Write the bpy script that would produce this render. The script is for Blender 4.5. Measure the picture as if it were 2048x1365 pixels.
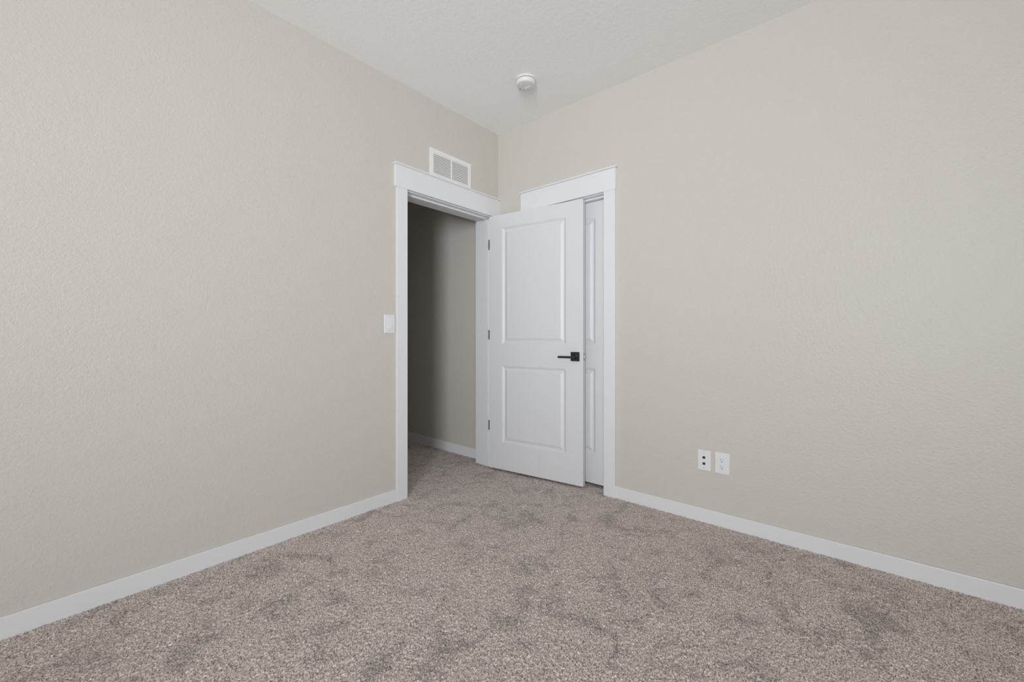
import bpy, bmesh, math
import numpy as np
from mathutils import Matrix, Vector

# ------------------------------------------------------------------ scene, camera, light, exposure
for o in list(bpy.data.objects):
    bpy.data.objects.remove(o, do_unlink=True)
scn = bpy.context.scene
col = scn.collection
PI = math.pi

scn.view_settings.view_transform = 'Standard'
scn.view_settings.look = 'None'
scn.view_settings.gamma = 1.0
scn.view_settings.use_curve_mapping = False
scn.view_settings.exposure = 0.0

W, H = 2048, 1365
F_PX, YAW, V0 = 836.5, 0.7075, 671.49           # focal length and horizon in pixels, heading from +x
cam_data = bpy.data.cameras.new('camera')
cam = bpy.data.objects.new('camera', cam_data)
col.objects.link(cam)
cam.location = (-2.5652, -2.3453, 1.0774)
cam.rotation_euler = (PI / 2, 0, YAW - PI / 2)
cam_data.sensor_fit = 'HORIZONTAL'
cam_data.sensor_width = 36.0
cam_data.lens = 36.0 * F_PX / W
cam_data.shift_y = (V0 - H / 2) / W
cam_data.clip_start = 0.02
scn.camera = cam

# room: the doorway wall is y = 0, the closet wall is x = 0, both meet in the far corner
RX, RY, CEIL = -5.6, -4.5, 2.743
WALL_T = 0.175                                   # doorway wall
CLOSET_T = 0.116                                 # closet wall

world = bpy.data.worlds.new('world')
scn.world = world
world.use_nodes = True
bgn = world.node_tree.nodes['Background']
bgn.inputs['Color'].default_value = (0.75, 0.86, 1.0, 1)
bgn.inputs['Strength'].default_value = 0.6

scn.cycles.max_bounces = 16
scn.cycles.diffuse_bounces = 10
scn.cycles.use_denoising = True
scn.cycles.caustics_reflective = False
scn.cycles.caustics_refractive = False
scn.cycles.sample_clamp_indirect = 4.0

WIN1 = (-4.20, -3.20, 0.40, 2.35)                # window in the x = RX wall: y0, y1, z0, z1
WIN2 = (-4.9, -3.3, 0.45, 2.30)                  # unseen window added for fill in the y = RY wall: x0, x1, z0, z1


def area_light(name, loc, rot, sx, sy, power, color, spread=180):
    l = bpy.data.lights.new(name, 'AREA')
    l.shape = 'RECTANGLE'
    l.size, l.size_y, l.energy, l.color = sx, sy, power, color
    l.spread = math.radians(spread)
    o = bpy.data.objects.new(name, l)
    col.objects.link(o)
    o.location, o.rotation_euler = loc, rot
    return o


def aim(heading, up):
    """rotation of a light that shines along heading (degrees from +x) and up by so many degrees"""
    h, u = math.radians(heading), math.radians(up)
    return Vector((math.cos(h) * math.cos(u), math.sin(h) * math.cos(u), math.sin(u))).to_track_quat('-Z', 'Y').to_euler()


# window daylight behind the camera, added ceiling fill, added fill at the second window
SKY = (0.92, 0.965, 1.0)
w1y, w1z = (WIN1[0] + WIN1[1]) / 2, (WIN1[2] + WIN1[3]) / 2
w2x, w2z = (WIN2[0] + WIN2[1]) / 2, (WIN2[2] + WIN2[3]) / 2
area_light('daylight_and_fill', (RX + 0.25, w1y, w1z), aim(30, 6), WIN1[1] - WIN1[0], WIN1[3] - WIN1[2], 51.0, SKY, 86)
area_light('ceiling_fill', (RX + 0.25, w1y, w1z), aim(12, 45), WIN1[1] - WIN1[0], WIN1[3] - WIN1[2], 18.0, SKY, 130)  # added lamp aimed upward to brighten the ceiling
area_light('daylight_and_fill', (w2x, RY + 0.25, w2z), aim(75, 5), WIN2[1] - WIN2[0], WIN2[3] - WIN2[2], 6.0, SKY, 80)  # added fill lamp, set at the invented second window


# ------------------------------------------------------------------ materials
def new_mat(name):
    m = bpy.data.materials.new(name)
    m.use_nodes = True
    nt = m.node_tree
    return m, nt, nt.nodes['Principled BSDF']


def node(nt, kind, **kw):
    n = nt.nodes.new(kind)
    for k, v in kw.items():
        if k.startswith('i_'):
            n.inputs[k[2:].replace('_', ' ')].default_value = v
        else:
            setattr(n, k, v)
    return n


def paint(name, color, rough, bump=0.0, scale=80.0, detail=2.0, dist=0.002, spec=0.5, mottled=0.0):
    m, nt, b = new_mat(name)
    b.inputs['Base Color'].default_value = (*color, 1)
    b.inputs['Roughness'].default_value = rough
    b.inputs['Specular IOR Level'].default_value = spec
    tc = node(nt, 'ShaderNodeTexCoord')
    if bump > 0:
        n = node(nt, 'ShaderNodeTexNoise', i_Scale=scale, i_Detail=detail, i_Roughness=0.55)
        n2 = node(nt, 'ShaderNodeTexNoise', i_Scale=scale * 0.45, i_Detail=1.0)
        nt.links.new(tc.outputs['Object'], n.inputs['Vector'])
        nt.links.new(tc.outputs['Object'], n2.inputs['Vector'])
        ad = node(nt, 'ShaderNodeMath', operation='ADD')
        nt.links.new(n.outputs['Fac'], ad.inputs[0])
        nt.links.new(n2.outputs['Fac'], ad.inputs[1])
        bp = node(nt, 'ShaderNodeBump', i_Strength=bump, i_Distance=dist)
        nt.links.new(ad.outputs[0], bp.inputs['Height'])
        nt.links.new(bp.outputs['Normal'], b.inputs['Normal'])
    if mottled > 0:
        n = node(nt, 'ShaderNodeTexNoise', i_Scale=9.0, i_Detail=3.0)
        nt.links.new(tc.outputs['Object'], n.inputs['Vector'])
        mp = node(nt, 'ShaderNodeMapRange')
        mp.inputs['To Min'].default_value = 1 - mottled
        mp.inputs['To Max'].default_value = 1 + mottled
        nt.links.new(n.outputs['Fac'], mp.inputs['Value'])
        vm = node(nt, 'ShaderNodeVectorMath', operation='SCALE')
        vm.inputs[0].default_value = color
        nt.links.new(mp.outputs['Result'], vm.inputs['Scale'])
        nt.links.new(vm.outputs['Vector'], b.inputs['Base Color'])
    return m


M_WALL = paint('greige_wall_paint', (0.600, 0.566, 0.522), 0.48, bump=0.75, scale=150, dist=0.0020, spec=0.4, mottled=0.012)
M_CEIL = paint('white_ceiling_paint', (0.945, 0.945, 0.945), 0.8, bump=0.5, scale=95, dist=0.0022, spec=0.2)
M_TRIM = paint('white_trim_paint', (0.752, 0.758, 0.776), 0.38, bump=0.02, scale=30, spec=0.45)
M_DOOR = paint('white_door_paint', (0.69, 0.695, 0.712), 0.42, bump=0.02, scale=40, spec=0.45)
M_PLASTIC = paint('white_plastic', (0.76, 0.765, 0.785), 0.3, spec=0.5)
M_DETECTOR = paint('detector_plastic', (0.74, 0.74, 0.735), 0.45, spec=0.4)
M_PLASTIC2 = paint('warm_white_plastic', (0.74, 0.745, 0.755), 0.35, spec=0.5)
M_VENT = paint('white_enamel', (0.80, 0.80, 0.79), 0.4, spec=0.5)
M_BLACK = paint('matte_black_metal', (0.012, 0.012, 0.013), 0.42, spec=0.5, bump=0.03, scale=300)
M_SLOT = paint('dark_slot', (0.015, 0.015, 0.015), 0.7)
M_DUCT = paint('dark_duct', (0.10, 0.10, 0.10), 0.8)
M_SCREW = paint('grey_screw', (0.45, 0.45, 0.45), 0.4)


def metal(name, color, rough):
    m, nt, b = new_mat(name)
    b.inputs['Base Color'].default_value = (*color, 1)
    b.inputs['Metallic'].default_value = 1.0
    n = node(nt, 'ShaderNodeTexNoise', i_Scale=200.0)
    mp = node(nt, 'ShaderNodeMapRange')
    mp.inputs['To Min'].default_value = rough - 0.05
    mp.inputs['To Max'].default_value = rough + 0.05
    nt.links.new(n.outputs['Fac'], mp.inputs['Value'])
    nt.links.new(mp.outputs['Result'], b.inputs['Roughness'])
    return m


M_STEEL = metal('satin_nickel', (0.42, 0.40, 0.37), 0.42)


def carpet_material():
    m, nt, b = new_mat('taupe_cut_pile_carpet')
    b.inputs['Roughness'].default_value = 1.0
    b.inputs['Specular IOR Level'].default_value = 0.05
    tc = node(nt, 'ShaderNodeTexCoord')
    fleck = node(nt, 'ShaderNodeTexNoise', i_Scale=210.0, i_Detail=2.0, i_Roughness=0.7)
    nt.links.new(tc.outputs['Object'], fleck.inputs['Vector'])
    cr = node(nt, 'ShaderNodeValToRGB')
    e = cr.color_ramp.elements
    e[0].position, e[0].color = 0.34, (0.165, 0.135, 0.121, 1)
    e[1].position, e[1].color = 0.68, (0.98, 0.903, 0.858, 1)
    k = cr.color_ramp.elements.new(0.5)
    k.color = (0.61, 0.538, 0.502, 1)
    nt.links.new(fleck.outputs['Fac'], cr.inputs['Fac'])
    # brushed pile: patches whose yarn lies the other way and reads darker
    nap = node(nt, 'ShaderNodeTexNoise', i_Scale=6.5, i_Detail=6.0, i_Roughness=0.66, i_Distortion=0.9)
    nt.links.new(tc.outputs['Object'], nap.inputs['Vector'])
    mp = node(nt, 'ShaderNodeMapRange')
    mp.inputs['From Min'].default_value = 0.36
    mp.inputs['From Max'].default_value = 0.50
    mp.inputs['To Min'].default_value = 0.72
    mp.inputs['To Max'].default_value = 1.0
    nt.links.new(nap.outputs['Fac'], mp.inputs['Value'])
    vm = node(nt, 'ShaderNodeVectorMath', operation='SCALE')
    nt.links.new(cr.outputs['Color'], vm.inputs[0])
    nt.links.new(mp.outputs['Result'], vm.inputs['Scale'])
    nt.links.new(vm.outputs['Vector'], b.inputs['Base Color'])
    return m


M_CARPET = carpet_material()


def glass_material():
    m, nt, b = new_mat('window_glass')
    b.inputs['Base Color'].default_value = (1, 1, 1, 1)
    b.inputs['Roughness'].default_value = 0.0
    b.inputs['Transmission Weight'].default_value = 1.0
    b.inputs['IOR'].default_value = 1.05
    return m


M_GLASS = glass_material()

# ------------------------------------------------------------------ helpers
WM = {}


def box(bm, x0, x1, y0, y1, z0, z1):
    vs = [bm.verts.new((x, y, z)) for x in (x0, x1) for y in (y0, y1) for z in (z0, z1)]
    for f in ((0, 1, 3, 2), (4, 6, 7, 5), (0, 4, 5, 1), (2, 3, 7, 6), (0, 2, 6, 4), (1, 5, 7, 3)):
        bm.faces.new([vs[i] for i in f])


def cyl(bm, c, axis, r, length, seg=24, r2=None):
    """cylinder from c along axis"""
    c, axis = Vector(c), Vector(axis).normalized()
    q = Vector((0, 0, 1)).rotation_difference(axis).to_matrix().to_4x4()
    m = Matrix.Translation(c + axis * length / 2) @ q
    bmesh.ops.create_cone(bm, cap_ends=True, segments=seg, radius1=r, radius2=r if r2 is None else r2, depth=length, matrix=m)


def lathe(bm, c, profile, seg=64):
    """profile: (radius, z offset) going round the vertical axis through c"""
    rings = []
    for r, z in profile:
        if r < 1e-6:
            rings.append([bm.verts.new((c[0], c[1], c[2] + z))])
        else:
            rings.append([bm.verts.new((c[0] + r * math.cos(2 * PI * k / seg), c[1] + r * math.sin(2 * PI * k / seg), c[2] + z)) for k in range(seg)])
    for a, b in zip(rings, rings[1:]):
        for k in range(seg):
            k2 = (k + 1) % seg
            if len(a) == 1 and len(b) == 1:
                continue
            if len(b) == 1:
                bm.faces.new([a[k], a[k2], b[0]])
            elif len(a) == 1:
                bm.faces.new([a[0], b[k2], b[k]])
            else:
                bm.faces.new([a[k], a[k2], b[k2], b[k]])


def obj(name, bm, mat, parent=None, M=None, bevel=0.0, seg=2, smooth=False, origin=None, keep=False):
    """link bm (vertices in the space of M) as ONE mesh object with its origin at its own base"""
    M = M or Matrix.Identity(4)
    bmesh.ops.recalc_face_normals(bm, faces=bm.faces[:])
    co = [v.co for v in bm.verts]
    if keep:
        org = Vector((0, 0, 0))
    elif origin is not None:
        org = Vector(origin)
    else:
        lo = [min(c[i] for c in co) for i in range(3)]
        hi = [max(c[i] for c in co) for i in range(3)]
        org = Vector(((lo[0] + hi[0]) / 2, (lo[1] + hi[1]) / 2, lo[2]))
    bmesh.ops.translate(bm, verts=bm.verts[:], vec=-org)
    me = bpy.data.meshes.new(name)
    bm.to_mesh(me)
    bm.free()
    me.materials.append(mat)
    if smooth:
        for p in me.polygons:
            p.use_smooth = True
    o = bpy.data.objects.new(name, me)
    col.objects.link(o)
    wm = M @ Matrix.Translation(org)
    if parent is not None:
        o.parent = parent
        o.matrix_parent_inverse = WM[parent].inverted()
    o.matrix_basis = wm
    WM[o] = wm
    if bevel > 0:
        b = o.modifiers.new('bevel', 'BEVEL')
        b.width, b.segments, b.limit_method = bevel, seg, 'ANGLE'
        b.angle_limit = math.radians(40)
        b.harden_normals = False
    return o


def boxes(name, lst, mat, parent=None, M=None, bevel=0.0, **kw):  # several boxes, one mesh
    bm = bmesh.new()
    for b in lst:
        box(bm, *b)
    return obj(name, bm, mat, parent, M, bevel, **kw)


def empty(name, loc):
    o = bpy.data.objects.new(name, None)
    o.empty_display_size = 0.1
    col.objects.link(o)
    o.location = loc
    WM[o] = Matrix.Translation(Vector(loc))
    return o


def tag(o, label, cat, group=None):
    o['label'] = label
    o['category'] = cat
    if group:
        o['group'] = group
    return o


def struct(o, label, cat):
    o['kind'] = 'structure'
    return tag(o, label, cat)


# ------------------------------------------------------------------ floor: carpet with modelled tufts
def carpet():
    rng = np.random.default_rng(7)
    vs, fs, base = [], [], 0
    # (x0, x1, y0, y1, tuft pitch): fine where the camera looks, coarse behind it
    for (x0, x1, y0, y1, P) in ((-2.75, 0.12, -3.0, 0.0, 0.0036), (-0.95, 0.02, 0.0, 1.7, 0.0036),
                                (RX, -2.75, RY, 0.0, 0.012), (-2.75, 0.12, RY, -3.0, 0.012),
                                (-1.2, -0.95, 0.0, 4.3, 0.012), (-0.95, 0.02, 1.7, 4.3, 0.012)):
        nx, ny = int(round((x1 - x0) / P)) + 1, int(round((y1 - y0) / P)) + 1
        X, Y = np.meshgrid(np.linspace(x0, x1, nx), np.linspace(y0, y1, ny), indexing='ij')
        n = rng.normal(size=(nx, ny))
        sm = n + 0.45 * (np.roll(n, 1, 0) + np.roll(n, 1, 1))      # tufts a little longer than one cell
        sm /= sm.std()
        Z = np.clip(sm, -2.4, 1.8) * 0.0020 - 0.001
        edge = np.zeros_like(Z, bool)
        edge[[0, -1], :] = True
        edge[:, [0, -1]] = True
        X = X + np.where(edge, 0, rng.uniform(-.0012, .0012, Z.shape))
        Y = Y + np.where(edge, 0, rng.uniform(-.0012, .0012, Z.shape))
        Z = np.where(edge, 0.0, Z)
        vs.append(np.stack([X, Y, Z], -1).reshape(-1, 3))
        idx = np.arange(nx * ny).reshape(nx, ny) + base
        fs.append(np.stack([idx[:-1, :-1], idx[1:, :-1], idx[1:, 1:], idx[:-1, 1:]], -1).reshape(-1, 4))
        base += nx * ny
    V, Fc = np.concatenate(vs).astype(np.float32), np.concatenate(fs).astype(np.int32)
    me = bpy.data.meshes.new('floor')
    me.vertices.add(len(V))
    me.vertices.foreach_set('co', V.ravel())
    me.loops.add(Fc.size)
    me.loops.foreach_set('vertex_index', Fc.ravel())
    me.polygons.add(len(Fc))
    me.polygons.foreach_set('loop_start', np.arange(0, Fc.size, 4, dtype=np.int32))
    me.polygons.foreach_set('loop_total', np.full(len(Fc), 4, np.int32))
    me.update(calc_edges=True)
    me.polygons.foreach_set('use_smooth', np.ones(len(Fc), bool))
    me.materials.append(M_CARPET)
    o = bpy.data.objects.new('floor', me)
    col.objects.link(o)
    return o


struct(carpet(), 'taupe cut pile carpet covering the whole floor and the hall beyond', 'floor')

# ------------------------------------------------------------------ shell
DX0, DX1, DH = -0.903, -0.076, 2.040             # doorway clear opening in the y = 0 wall
CY0, CY1, CH = -0.985, -0.342, 2.0425            # closet clear opening in the x = 0 wall
J = 0.018                                        # jamb board thickness
TOP = CEIL + 0.10
struct(boxes('wall_left', [(RX - 0.12, DX0 - J, 0, WALL_T, -0.05, TOP), (DX1 + J, 0.116, 0, WALL_T, -0.05, TOP),
                           (DX0 - J, DX1 + J, 0, WALL_T, DH + J, TOP)], M_WALL, keep=True),
       'greige textured wall with the doorway to the hall', 'wall')
struct(boxes('wall_right', [(0, CLOSET_T, RY - 0.12, CY0 - J, -0.05, TOP), (0, CLOSET_T, CY1 + J, 0, -0.05, TOP),
                            (0, CLOSET_T, CY0 - J, CY1 + J, CH + J, TOP)], M_WALL, keep=True),
       'greige textured wall with the closet door and the two outlet plates', 'wall')
struct(boxes('wall_back', [(RX - 0.12, RX, RY - 0.12, WIN1[0], -0.05, TOP), (RX - 0.12, RX, WIN1[1], 0, -0.05, TOP),
                           (RX - 0.12, RX, WIN1[0], WIN1[1], -0.05, WIN1[2]), (RX - 0.12, RX, WIN1[0], WIN1[1], WIN1[3], TOP)],
             M_WALL, keep=True), 'greige window wall behind the camera, facing the closet', 'wall')
struct(boxes('wall_front', [(RX, WIN2[0], RY - 0.12, RY, -0.05, TOP), (WIN2[1], 0, RY - 0.12, RY, -0.05, TOP),
                            (WIN2[0], WIN2[1], RY - 0.12, RY, -0.05, WIN2[2]), (WIN2[0], WIN2[1], RY - 0.12, RY, WIN2[3], TOP)],
             M_WALL, keep=True), 'greige wall with an added window behind the camera, facing the doorway', 'wall')
HX0, HX1, HY = -1.2, 0.02, 4.3                   # hall beyond the doorway
struct(boxes('wall_hall_right', [(HX1, HX1 + 0.1, WALL_T, HY, -0.05, TOP)], M_WALL, keep=True),
       'greige wall of the dim hall seen through the doorway', 'wall')
struct(boxes('wall_hall_left', [(HX0 - 0.1, HX0, WALL_T, HY, -0.05, TOP)], M_WALL, keep=True),
       'greige wall of the hall hidden to the left of the doorway', 'wall')
struct(boxes('wall_hall_end', [(HX0 - 0.1, HX1 + 0.1, HY, HY + 0.1, -0.05, TOP)], M_WALL, keep=True),
       'greige wall closing the far end of the hall', 'wall')
struct(boxes('wall_closet', [(0.75, 0.85, -1.4, 0.0, -0.05, TOP), (CLOSET_T, 0.75, -1.4, -1.3, -0.05, TOP), (CLOSET_T, 0.75, -0.1, 0.0, -0.05, TOP)],
             M_WALL, keep=True), 'greige walls inside the closet, behind the closet door', 'wall')
struct(boxes('floor_closet', [(0.118, 0.75, -1.3, -0.1, -0.05, -0.004)], M_CARPET, keep=True),
       'taupe carpet inside the closet, behind the closet door', 'floor')
struct(boxes('ceiling', [(RX - 0.12, 0.85, RY - 0.12, HY + 0.1, CEIL, TOP)], M_CEIL, keep=True),
       'white lightly textured ceiling', 'ceiling')


def window(name, M, w, z0, z1, label):
    """window in a wall: local x along the wall, local y outward, origin at the middle of the opening on the floor"""
    f = boxes(name, [(-w / 2, -w / 2 + 0.05, 0.05, 0.11, z0, z1), (w / 2 - 0.05, w / 2, 0.05, 0.11, z0, z1),
                     (-w / 2, w / 2, 0.05, 0.11, z0, z0 + 0.05), (-w / 2, w / 2, 0.05, 0.11, z1 - 0.05, z1),
                     (-0.02, 0.02, 0.05, 0.11, z0, z1)], M_PLASTIC, None, M)
    struct(f, label, 'window')
    boxes('pane', [(-w / 2 + 0.05, w / 2 - 0.05, 0.078, 0.084, z0 + 0.05, z1 - 0.05)], M_GLASS, f, M)
    boxes('sill', [(-w / 2 - 0.03, w / 2 + 0.03, -0.03, 0.05, z0 - 0.02, z0)], M_TRIM, f, M, bevel=0.002)


window('window_1', Matrix.Translation((RX, (WIN1[0] + WIN1[1]) / 2, 0)) @ Matrix.Rotation(PI / 2, 4, 'Z'),
       WIN1[1] - WIN1[0], WIN1[2], WIN1[3], 'white framed window behind the camera, facing the closet')
window('added_window', Matrix.Translation(((WIN2[0] + WIN2[1]) / 2, RY, 0)) @ Matrix.Rotation(PI, 4, 'Z'),
       WIN2[1] - WIN2[0], WIN2[2], WIN2[3], 'unseen white framed window added for fill light, facing the doorway')  # second window is made up to go with its fill lamp

# ------------------------------------------------------------------ baseboards
BB, BT = 0.0784, 0.013
struct(boxes('baseboard_left', [(RX, -0.987, -BT, 0, -0.02, BB)], M_TRIM, bevel=0.0035, seg=3),
       'white baseboard running left from the doorway casing', 'baseboard')
struct(boxes('baseboard_right', [(-BT, 0, RY, -1.0615, -0.02, BB)], M_TRIM, bevel=0.0035, seg=3),
       'white baseboard running right from the closet casing, under the outlets', 'baseboard')
struct(boxes('baseboard_corner', [(-BT, 0, -0.265, -0.018, -0.02, BB)], M_TRIM, bevel=0.0035, seg=3),
       'short white baseboard hidden in the corner behind the open door', 'baseboard')
struct(boxes('baseboard_hall', [(HX1 - BT, HX1, WALL_T + 0.018, HY, -0.02, BB + 0.006)], M_TRIM, bevel=0.0035, seg=3),
       'white baseboard along the dim hall wall', 'baseboard')
struct(boxes('baseboard_back', [(RX, RX + BT, RY, -BT, -0.02, BB)], M_TRIM, bevel=0.0035, seg=3),
       'white baseboard under the window behind the camera', 'baseboard')
struct(boxes('baseboard_front', [(RX + BT, -BT, RY, RY + BT, -0.02, BB)], M_TRIM, bevel=0.0035, seg=3),
       'white baseboard on the wall behind the camera, facing the doorway', 'baseboard')

# ------------------------------------------------------------------ doorway trim
CT = 0.018
t1 = struct(empty('trim_1', ((DX0 + DX1) / 2, 0, 0)), 'white craftsman casing and jamb around the hall doorway', 'door trim')
boxes('side_casing', [(-0.987, -0.908, -CT, 0, -0.02, 2.047)], M_TRIM, t1, bevel=0.0015)
boxes('side_casing', [(-0.071, -0.0005, -CT, 0, -0.02, 2.047)], M_TRIM, t1, bevel=0.0015)
boxes('head_casing', [(-1.0015, -0.0005, -0.022, 0, 2.0455, 2.190)], M_TRIM, t1, bevel=0.0015)
boxes('head_cap', [(-1.0105, -0.0005, -0.033, 0, 2.190, 2.2005)], M_TRIM, t1, bevel=0.003, seg=3)
# the hall half of the jamb is an extension strip set a hair behind the front half
boxes('side_jamb', [(DX0 - J, DX0, 0, WALL_T, -0.02, DH + J)], M_TRIM, t1, bevel=0.001)
boxes('side_jamb', [(DX1, DX1 + J, 0, 0.125, -0.02, DH + J), (DX1 + 0.0015, DX1 + J, 0.125, WALL_T, -0.02, DH + J)], M_TRIM, t1, bevel=0.001)
boxes('head_jamb', [(DX0 - J, DX1 + J, 0, WALL_T, DH, DH + J)], M_TRIM, t1, bevel=0.001)
boxes('door_stop', [(DX0, DX0 + 0.011, 0.040, 0.076, 0.03, DH)], M_TRIM, t1, bevel=0.0015)
boxes('door_stop', [(DX1 - 0.011, DX1, 0.040, 0.076, 0.022, DH)], M_TRIM, t1, bevel=0.0015)
boxes('door_stop', [(DX0, DX1, 0.040, 0.076, DH - 0.011, DH)], M_TRIM, t1, bevel=0.0015)
boxes('hall_casing', [(DX0 - 0.084, DX0 - 0.005, WALL_T, WALL_T + CT, -0.02, 2.047), (DX1 + 0.005, DX1 + 0.084, WALL_T, WALL_T + CT, -0.02, 2.047),
                      (DX0 - 0.1, DX1 + 0.09, WALL_T, WALL_T + CT, 2.047, 2.19)], M_TRIM, t1, bevel=0.0015)

# ------------------------------------------------------------------ closet trim
t2 = struct(empty('trim_2', (0, (CY0 + CY1) / 2, 0)), 'white craftsman casing and jamb around the closet door', 'door trim')
boxes('side_casing', [(-CT, 0, -1.0625, -0.980, -0.02, 2.049)], M_TRIM, t2, bevel=0.0015)
boxes('side_casing', [(-CT, 0, -0.347, -0.265, -0.02, 2.049)], M_TRIM, t2, bevel=0.0015)
boxes('head_casing', [(-0.022, 0, -1.068, -0.2585, 2.0475, 2.191)], M_TRIM, t2, bevel=0.0015)
boxes('head_cap', [(-0.033, 0, -1.0805, -0.2515, 2.191, 2.2015)], M_TRIM, t2, bevel=0.003, seg=3)
boxes('side_jamb', [(0, CLOSET_T, CY0 - J, CY0, -0.02, CH + J)], M_TRIM, t2, bevel=0.001)
boxes('side_jamb', [(0, CLOSET_T, CY1, CY1 + J, -0.02, CH + J)], M_TRIM, t2, bevel=0.001)
boxes('head_jamb', [(0, CLOSET_T, CY0 - J, CY1 + J, CH, CH + J)], M_TRIM, t2, bevel=0.001)
boxes('door_stop', [(0.038, 0.074, CY0, CY0 + 0.003, 0.02, CH)], M_TRIM, t2, bevel=0.001)
boxes('door_stop', [(0.038, 0.074, CY1 - 0.011, CY1, 0.02, CH)], M_TRIM, t2, bevel=0.001)
boxes('door_stop', [(0.038, 0.074, CY0, CY1, CH - 0.011, CH)], M_TRIM, t2, bevel=0.001)


# ------------------------------------------------------------------ doors
def panel_side(bm, xs, zs, y, s):
    """one face of a moulded door: xs = x0, panel x, panel x, x1; zs = z0, (panel z, panel z) ..., z1; s = outward sign along y"""
    vg = {}

    def V(x, yy, z):
        k = (round(x, 6), round(yy, 6), round(z, 6))
        if k not in vg:
            vg[k] = bm.verts.new((x, yy, z))
        return vg[k]

    holes = [(zs[i], zs[i + 1]) for i in range(1, len(zs) - 1, 2)]
    for i in range(3):
        for j in range(len(zs) - 1):
            if i == 1 and j % 2 == 1:
                continue
            a, b, c, d = xs[i], xs[i + 1], zs[j], zs[j + 1]
            bm.faces.new([V(a, y, c), V(b, y, c), V(b, y, d), V(a, y, d)])
    # outer slope into a groove, slope back up, small step to the raised flat panel
    prof = [(0, 0), (0.002, 0.0016), (0.007, 0.0036), (0.013, 0.0076), (0.018, 0.0098), (0.021, 0.0100), (0.0245, 0.0094), (0.034, 0.0058), (0.0415, 0.0026), (0.0432, 0.0008)]
    for (za, zb) in holes:
        loops = []
        for off, d in prof:
            yy = y - s * d
            loops.append([V(xs[1] + off, yy, za + off), V(xs[2] - off, yy, za + off), V(xs[2] - off, yy, zb - off), V(xs[1] + off, yy, zb - off)])
        for A, B in zip(loops, loops[1:]):
            for k in range(4):
                bm.faces.new([A[k], A[(k + 1) % 4], B[(k + 1) % 4], B[k]])
        bm.faces.new(loops[-1])


def door_mesh(x0, x1, xa, xb, zs, y0, y1):
    bm = bmesh.new()
    xs = (x0, xa, xb, x1)
    panel_side(bm, xs, zs, y1, 1)
    panel_side(bm, xs, zs, y0, -1)
    z0, z1 = zs[0], zs[-1]
    for (xx) in (x0, x1):
        for j in range(len(zs) - 1):
            bm.faces.new([bm.verts.new((xx, y0, zs[j])), bm.verts.new((xx, y1, zs[j])), bm.verts.new((xx, y1, zs[j + 1])), bm.verts.new((xx, y0, zs[j + 1]))])
    for zz in (z0, z1):
        for i in range(3):
            bm.faces.new([bm.verts.new((xs[i], y0, zz)), bm.verts.new((xs[i + 1], y0, zz)), bm.verts.new((xs[i + 1], y1, zz)), bm.verts.new((xs[i], y1, zz))])
    bmesh.ops.remove_doubles(bm, verts=bm.verts[:], dist=1e-5)
    return bm


PIN = Vector((-0.0775, -0.006, 0))
DM = Matrix.Translation(PIN) @ Matrix.Rotation(math.radians(97.25), 4, 'Z')   # door space: leaf along -x when shut
LX0, LX1 = -0.8145, -0.0015
ZS = (0.016, 0.2275, 0.8385, 1.0120, 1.930, 2.036)
d1 = obj('door_1', door_mesh(LX0, LX1, -0.6825, -0.1265, ZS, 0.006, 0.041), M_DOOR, None, DM, bevel=0.0012, origin=(0, 0, 0.016))
struct(d1, 'white two-panel door standing open into the room in front of the closet, black lever', 'door')


def rounded_bar(bm, pts, w, h):
    """rectangular bar following pts in the x-y plane of the door, h tall"""
    rows = []
    for i, p in enumerate(pts):
        a = Vector(pts[max(i - 1, 0)])
        b = Vector(pts[min(i + 1, len(pts) - 1)])
        t = (b - a).normalized()
        n = Vector((-t.y, t.x, 0))
        p = Vector(p)
        rows.append([bm.verts.new(p + n * sx * w / 2 + Vector((0, 0, sz * h / 2))) for sx, sz in ((-1, -1), (1, -1), (1, 1), (-1, 1))])
    for A, B in zip(rows, rows[1:]):
        for k in range(4):
            bm.faces.new([A[k], A[(k + 1) % 4], B[(k + 1) % 4], B[k]])
    bm.faces.new(rows[0])
    bm.faces.new(rows[-1][::-1])


def door_handle(yf, s, reach):
    """square rose and slim lever on the face y = yf, s = outward sign"""
    cx, cz = -0.7560, 0.9278
    yy = sorted((yf, yf + s * 0.008))
    rose = boxes('door_handle', [(cx - 0.0335, cx + 0.0335, yy[0], yy[1], cz - 0.0325, cz + 0.0325)], M_BLACK, d1, DM, bevel=0.0015)
    rose['label'] = 'matte black square rose with lever'
    bm = bmesh.new()
    cyl(bm, (cx, yf + s * 0.008, cz - 0.003), (0, s, 0), 0.0105, reach - 0.014, 24)
    pts = [(cx - 0.009, yf + s * reach, cz - 0.003), (cx + 0.004, yf + s * reach, cz - 0.003), (cx + 0.111, yf + s * reach, cz - 0.003)]
    rounded_bar(bm, pts, 0.011, 0.0145)
    obj('lever', bm, M_BLACK, rose, DM, bevel=0.0025, seg=3)
    bm = bmesh.new()
    cyl(bm, (cx - 0.014, yf + s * 0.008, cz + 0.006), (0, s, 0), 0.0035, 0.0012, 16)
    obj('privacy_pin', bm, M_STEEL, rose, DM)


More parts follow.
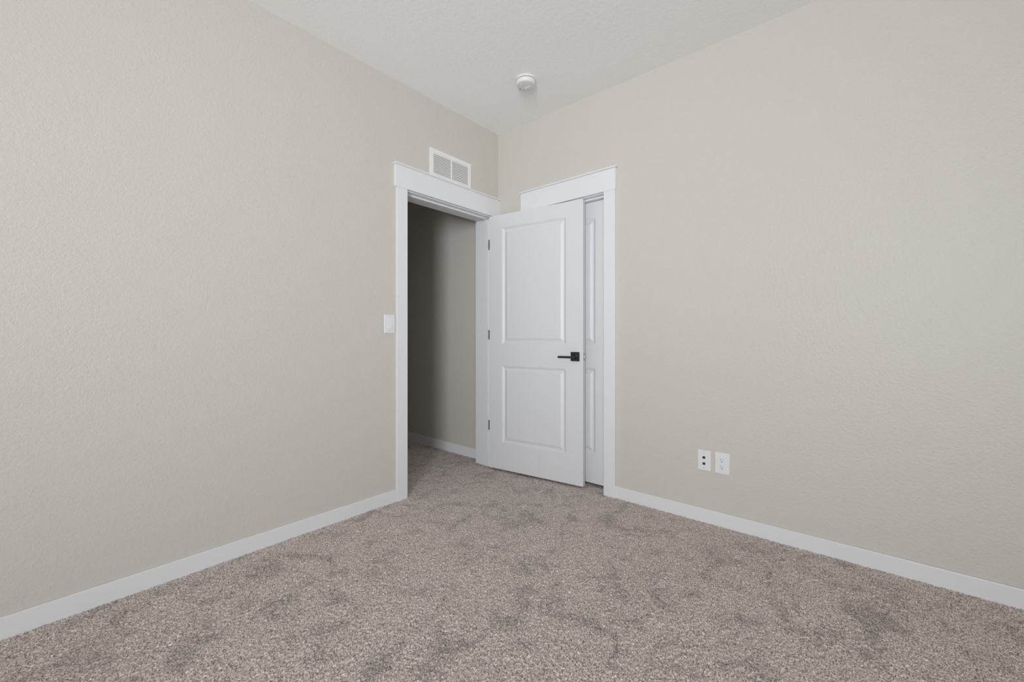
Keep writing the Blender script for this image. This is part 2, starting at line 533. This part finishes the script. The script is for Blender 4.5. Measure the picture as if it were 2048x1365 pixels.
door_handle(0.041, 1, 0.054)
door_handle(0.006, -1, 0.046)
lp = boxes('latch_plate', [(LX0 - 0.0008, LX0 + 0.001, 0.0135, 0.0365, 0.9005, 0.9550)], M_STEEL, d1, DM, bevel=0.0004)
lp['label'] = 'satin metal latch plate on the door edge'
bm = bmesh.new()
vs = [(LX0 - 0.0005, 0.018, 0.920), (LX0 - 0.0005, 0.032, 0.920), (LX0 - 0.011, 0.030, 0.920), (LX0 - 0.0125, 0.025, 0.920)]
lo = [bm.verts.new(v) for v in vs]
hi = [bm.verts.new((v[0], v[1], 0.9365)) for v in vs]
bm.faces.new(lo[::-1])
bm.faces.new(hi)
for k in range(4):
    bm.faces.new([lo[k], lo[(k + 1) % 4], hi[(k + 1) % 4], hi[k]])
obj('latch_bolt', bm, M_STEEL, lp, DM, bevel=0.001)
for (za, zb) in ((1.7805, 1.8628), (1.0445, 1.1225), (0.3030, 0.3822)):
    bm = bmesh.new()
    cyl(bm, (PIN.x, PIN.y, za), (0, 0, 1), 0.0055, zb - za, 16)
    cyl(bm, (PIN.x, PIN.y, zb), (0, 0, 1), 0.0065, 0.004, 16)
    h = obj('hinge', bm, M_BLACK, d1)
    h['label'] = 'black butt hinge in the gap between door and jamb'
    boxes('hinge_leaf', [(DX1 - 0.0012, DX1 + 0.0005, 0.0, 0.0362, za, zb)], M_BLACK, h)
    boxes('hinge_leaf', [(LX1 - 0.0003, LX1 + 0.0010, 0.006, 0.0365, za, zb)], M_BLACK, h, DM)

CM = Matrix.Translation((0.111, 0, 0)) @ Matrix.Rotation(PI / 2, 4, 'Z')      # closet door space: local x is world y, local y is world -x
d2 = obj('door_2', door_mesh(-0.982, -0.345, -0.866, -0.461, (0.0235, 0.2345, 0.8450, 1.0118, 1.917, 2.0305), 0.0, 0.036), M_DOOR, None, CM, bevel=0.0012)
struct(d2, 'white two-panel closet door, shut, mostly hidden behind the open door', 'door')

# ------------------------------------------------------------------ air return vent over the doorway
VX0, VX1, VZ0, VZ1 = -0.7137, -0.3150, 2.2010, 2.4000
GX0, GX1, GZ0, GZ1 = -0.6805, -0.3467, 2.2255, 2.3705
v = tag(empty('air_return_vent', ((VX0 + VX1) / 2, 0, VZ0)), 'white slatted air return vent on the wall above the hall doorway', 'vent')
YF = -0.007
boxes('frame', [(VX0, GX0, YF, 0, VZ0, VZ1), (GX1, VX1, YF, 0, VZ0, VZ1), (GX0, GX1, YF, 0, VZ0, GZ0), (GX0, GX1, YF, 0, GZ1, VZ1)], M_VENT, v, bevel=0.0012)
boxes('duct_backing', [(GX0, GX1, -0.0012, -0.0003, GZ0, GZ1)], M_DUCT, v)
bm = bmesh.new()
n = 12
pitch = (GZ1 - GZ0) / n
for k in range(n):
    z = GZ0 + pitch * k
    p = [(YF + 0.0003, z + 0.0005), (YF + 0.0012, z + 0.0005), (-0.0015, z + pitch * 0.96), (-0.0024, z + pitch * 0.96)]
    a = [bm.verts.new((GX0, yy, zz)) for yy, zz in p]
    b = [bm.verts.new((GX1, yy, zz)) for yy, zz in p]
    bm.faces.new(a[::-1])
    bm.faces.new(b)
    for i in range(4):
        bm.faces.new([a[i], a[(i + 1) % 4], b[(i + 1) % 4], b[i]])
obj('louver_grille', bm, M_VENT, v)
boxes('mullion', [(-0.5195, -0.5085, YF - 0.0004, -0.001, GZ0, GZ1)], M_VENT, v, bevel=0.0006)

# ------------------------------------------------------------------ light switch
SX0, SX1, SZ0, SZ1 = -1.0755, -0.9975, 1.0925, 1.2105
sw = tag(empty('light_switch', ((SX0 + SX1) / 2, 0, SZ0)), 'white rocker light switch on the wall left of the doorway casing', 'light switch')
boxes('cover_plate', [(SX0, SX1, -0.006, 0, SZ0, SZ1)], M_PLASTIC, sw, bevel=0.003, seg=3)
scx, scz = (SX0 + SX1) / 2, (SZ0 + SZ1) / 2
boxes('rocker_surround', [(scx - 0.0168, scx + 0.0168, -0.0066, -0.0055, scz - 0.0335, scz + 0.0335)], M_PLASTIC2, sw)
bm = bmesh.new()
pr = [(-0.0064, scz + 0.0315), (-0.0074, scz + 0.0315), (-0.0082, scz), (-0.0125, scz - 0.0315), (-0.0064, scz - 0.0315)]
a = [bm.verts.new((scx - 0.0152, yy, zz)) for yy, zz in pr]
b = [bm.verts.new((scx + 0.0152, yy, zz)) for yy, zz in pr]
bm.faces.new(a)
bm.faces.new(b[::-1])
for i in range(5):
    bm.faces.new([a[i], a[(i + 1) % 5], b[(i + 1) % 5], b[i]])
obj('rocker', bm, M_PLASTIC, sw, bevel=0.0008)
for z in (scz + 0.0475, scz - 0.0475):
    bm = bmesh.new()
    cyl(bm, (scx, -0.0058, z), (0, -1, 0), 0.0028, 0.001, 16)
    obj('screw', bm, M_SCREW, sw)

# ------------------------------------------------------------------ data jack plate and power outlet
dp = tag(empty('data_jack_plate', (0, -1.6175, 0.297)), 'white wall plate with two black data jacks, left of the power outlet', 'wall plate')
boxes('cover_plate', [(-0.006, 0, -1.6535, -1.5812, 0.2970, 0.4140)], M_PLASTIC, dp, bevel=0.003, seg=3)
for z in (0.3718, 0.3365):
    j = boxes('data_jack', [(-0.0072, -0.0055, -1.6255, -1.6085, z - 0.0085, z + 0.0085)], M_PLASTIC2, dp, bevel=0.0006)
    boxes('socket', [(-0.0076, -0.0070, -1.6242, -1.6098, z - 0.0068, z + 0.0068)], M_SLOT, j)
for z in (0.3950, 0.3125):
    bm = bmesh.new()
    cyl(bm, (-0.0058, -1.6170, z), (-1, 0, 0), 0.0026, 0.001, 16)
    obj('screw', bm, M_SCREW, dp)

po = tag(empty('power_outlet', (0, -1.713, 0.296)), 'white duplex power outlet low on the wall, right of the data jack plate', 'outlet')
boxes('cover_plate', [(-0.006, 0, -1.7521, -1.6742, 0.2960, 0.4160)], M_PLASTIC, po, bevel=0.003, seg=3)
for zc in (0.3737, 0.3350):
    bm = bmesh.new()
    R, hh, yc = 0.0172, 0.0142, -1.7125
    ring = []
    for k in range(48):
        t = 2 * PI * k / 48
        ring.append((yc + R * math.cos(t), zc + max(-hh, min(hh, R * math.sin(t)))))
    a = [bm.verts.new((-0.0055, yy, zz)) for yy, zz in ring]
    b = [bm.verts.new((-0.0082, yy, zz)) for yy, zz in ring]
    bm.faces.new(a)
    bm.faces.new(b[::-1])
    for i in range(48):
        bm.faces.new([a[i], a[(i + 1) % 48], b[(i + 1) % 48], b[i]])
    bmesh.ops.remove_doubles(bm, verts=bm.verts[:], dist=1e-5)
    r = obj('receptacle', bm, M_PLASTIC, po, bevel=0.0006)
    boxes('slot', [(-0.0085, -0.0080, yc + 0.0057, yc + 0.0077, zc - 0.0005, zc + 0.0078)], M_SLOT, r)
    boxes('slot', [(-0.0085, -0.0080, yc - 0.0075, yc - 0.0058, zc + 0.0005, zc + 0.0070)], M_SLOT, r)
    bm = bmesh.new()
    cyl(bm, (-0.0080, yc + 0.0006, zc - 0.0078), (-1, 0, 0), 0.0028, 0.0006, 16)
    obj('ground_hole', bm, M_SLOT, r)
bm = bmesh.new()
cyl(bm, (-0.0058, -1.7125, 0.3543), (-1, 0, 0), 0.0026, 0.001, 16)
obj('screw', bm, M_PLASTIC2, po)

# ------------------------------------------------------------------ smoke detector
SDX, SDY = -0.4370, -0.6430
sd = tag(empty('smoke_detector', (SDX, SDY, CEIL)), 'round white smoke detector on the ceiling in front of the corner', 'smoke detector')
bm = bmesh.new()
lathe(bm, (SDX, SDY, CEIL), [(0, 0), (0.0655, 0), (0.0665, -0.002), (0.0665, -0.009), (0.0645, -0.0105), (0, -0.0105)])
obj('mounting_base', bm, M_DETECTOR, sd, smooth=False)
bm = bmesh.new()
lathe(bm, (SDX, SDY, CEIL), [(0, -0.0135), (0.060, -0.0135), (0.0630, -0.0140), (0.0645, -0.0160), (0.0640, -0.0220), (0.0615, -0.0335), (0.0585, -0.0385), (0.0530, -0.0405), (0.0300, -0.0415), (0, -0.0420)])
hs = obj('housing', bm, M_DETECTOR, sd, smooth=True)
bm = bmesh.new()
lathe(bm, (SDX, SDY, CEIL), [(0.0, -0.0095), (0.0580, -0.0095), (0.0580, -0.0145), (0.0, -0.0145)], 48)
obj('vent_gap', bm, M_DUCT, sd)
bm = bmesh.new()
prof = []
for k in range(32):
    t = 2 * PI * k / 32
    prof.append((SDX + 0.019 + 0.0085 * math.cos(t), SDY + 0.002 + 0.0245 * math.sin(t)))
for (sc, zz), (sc2, zz2) in zip([(1, -0.0405), (1, -0.0440), (0.75, -0.0450)], [(1, -0.0440), (0.75, -0.0450), (0.0001, -0.0450)]):
    A = [bm.verts.new((SDX + 0.019 + (px - SDX - 0.019) * sc, SDY + 0.002 + (py - SDY - 0.002) * sc, CEIL + zz)) for px, py in prof]
    B = [bm.verts.new((SDX + 0.019 + (px - SDX - 0.019) * sc2, SDY + 0.002 + (py - SDY - 0.002) * sc2, CEIL + zz2)) for px, py in prof]
    for i in range(32):
        bm.faces.new([A[i], A[(i + 1) % 32], B[(i + 1) % 32], B[i]])
bmesh.ops.remove_doubles(bm, verts=bm.verts[:], dist=1e-4)
obj('test_button', bm, M_DETECTOR, sd)
for n_, x, y, r in (('indicator_light', -0.4375, -0.5960, 0.0034), ('sounder_hole', -0.4135, -0.6080, 0.0022)):
    bm = bmesh.new()
    cyl(bm, (x, y, CEIL - 0.0395), (0, 0, -1), r, 0.003, 16)
    obj(n_, bm, M_SLOT, sd)
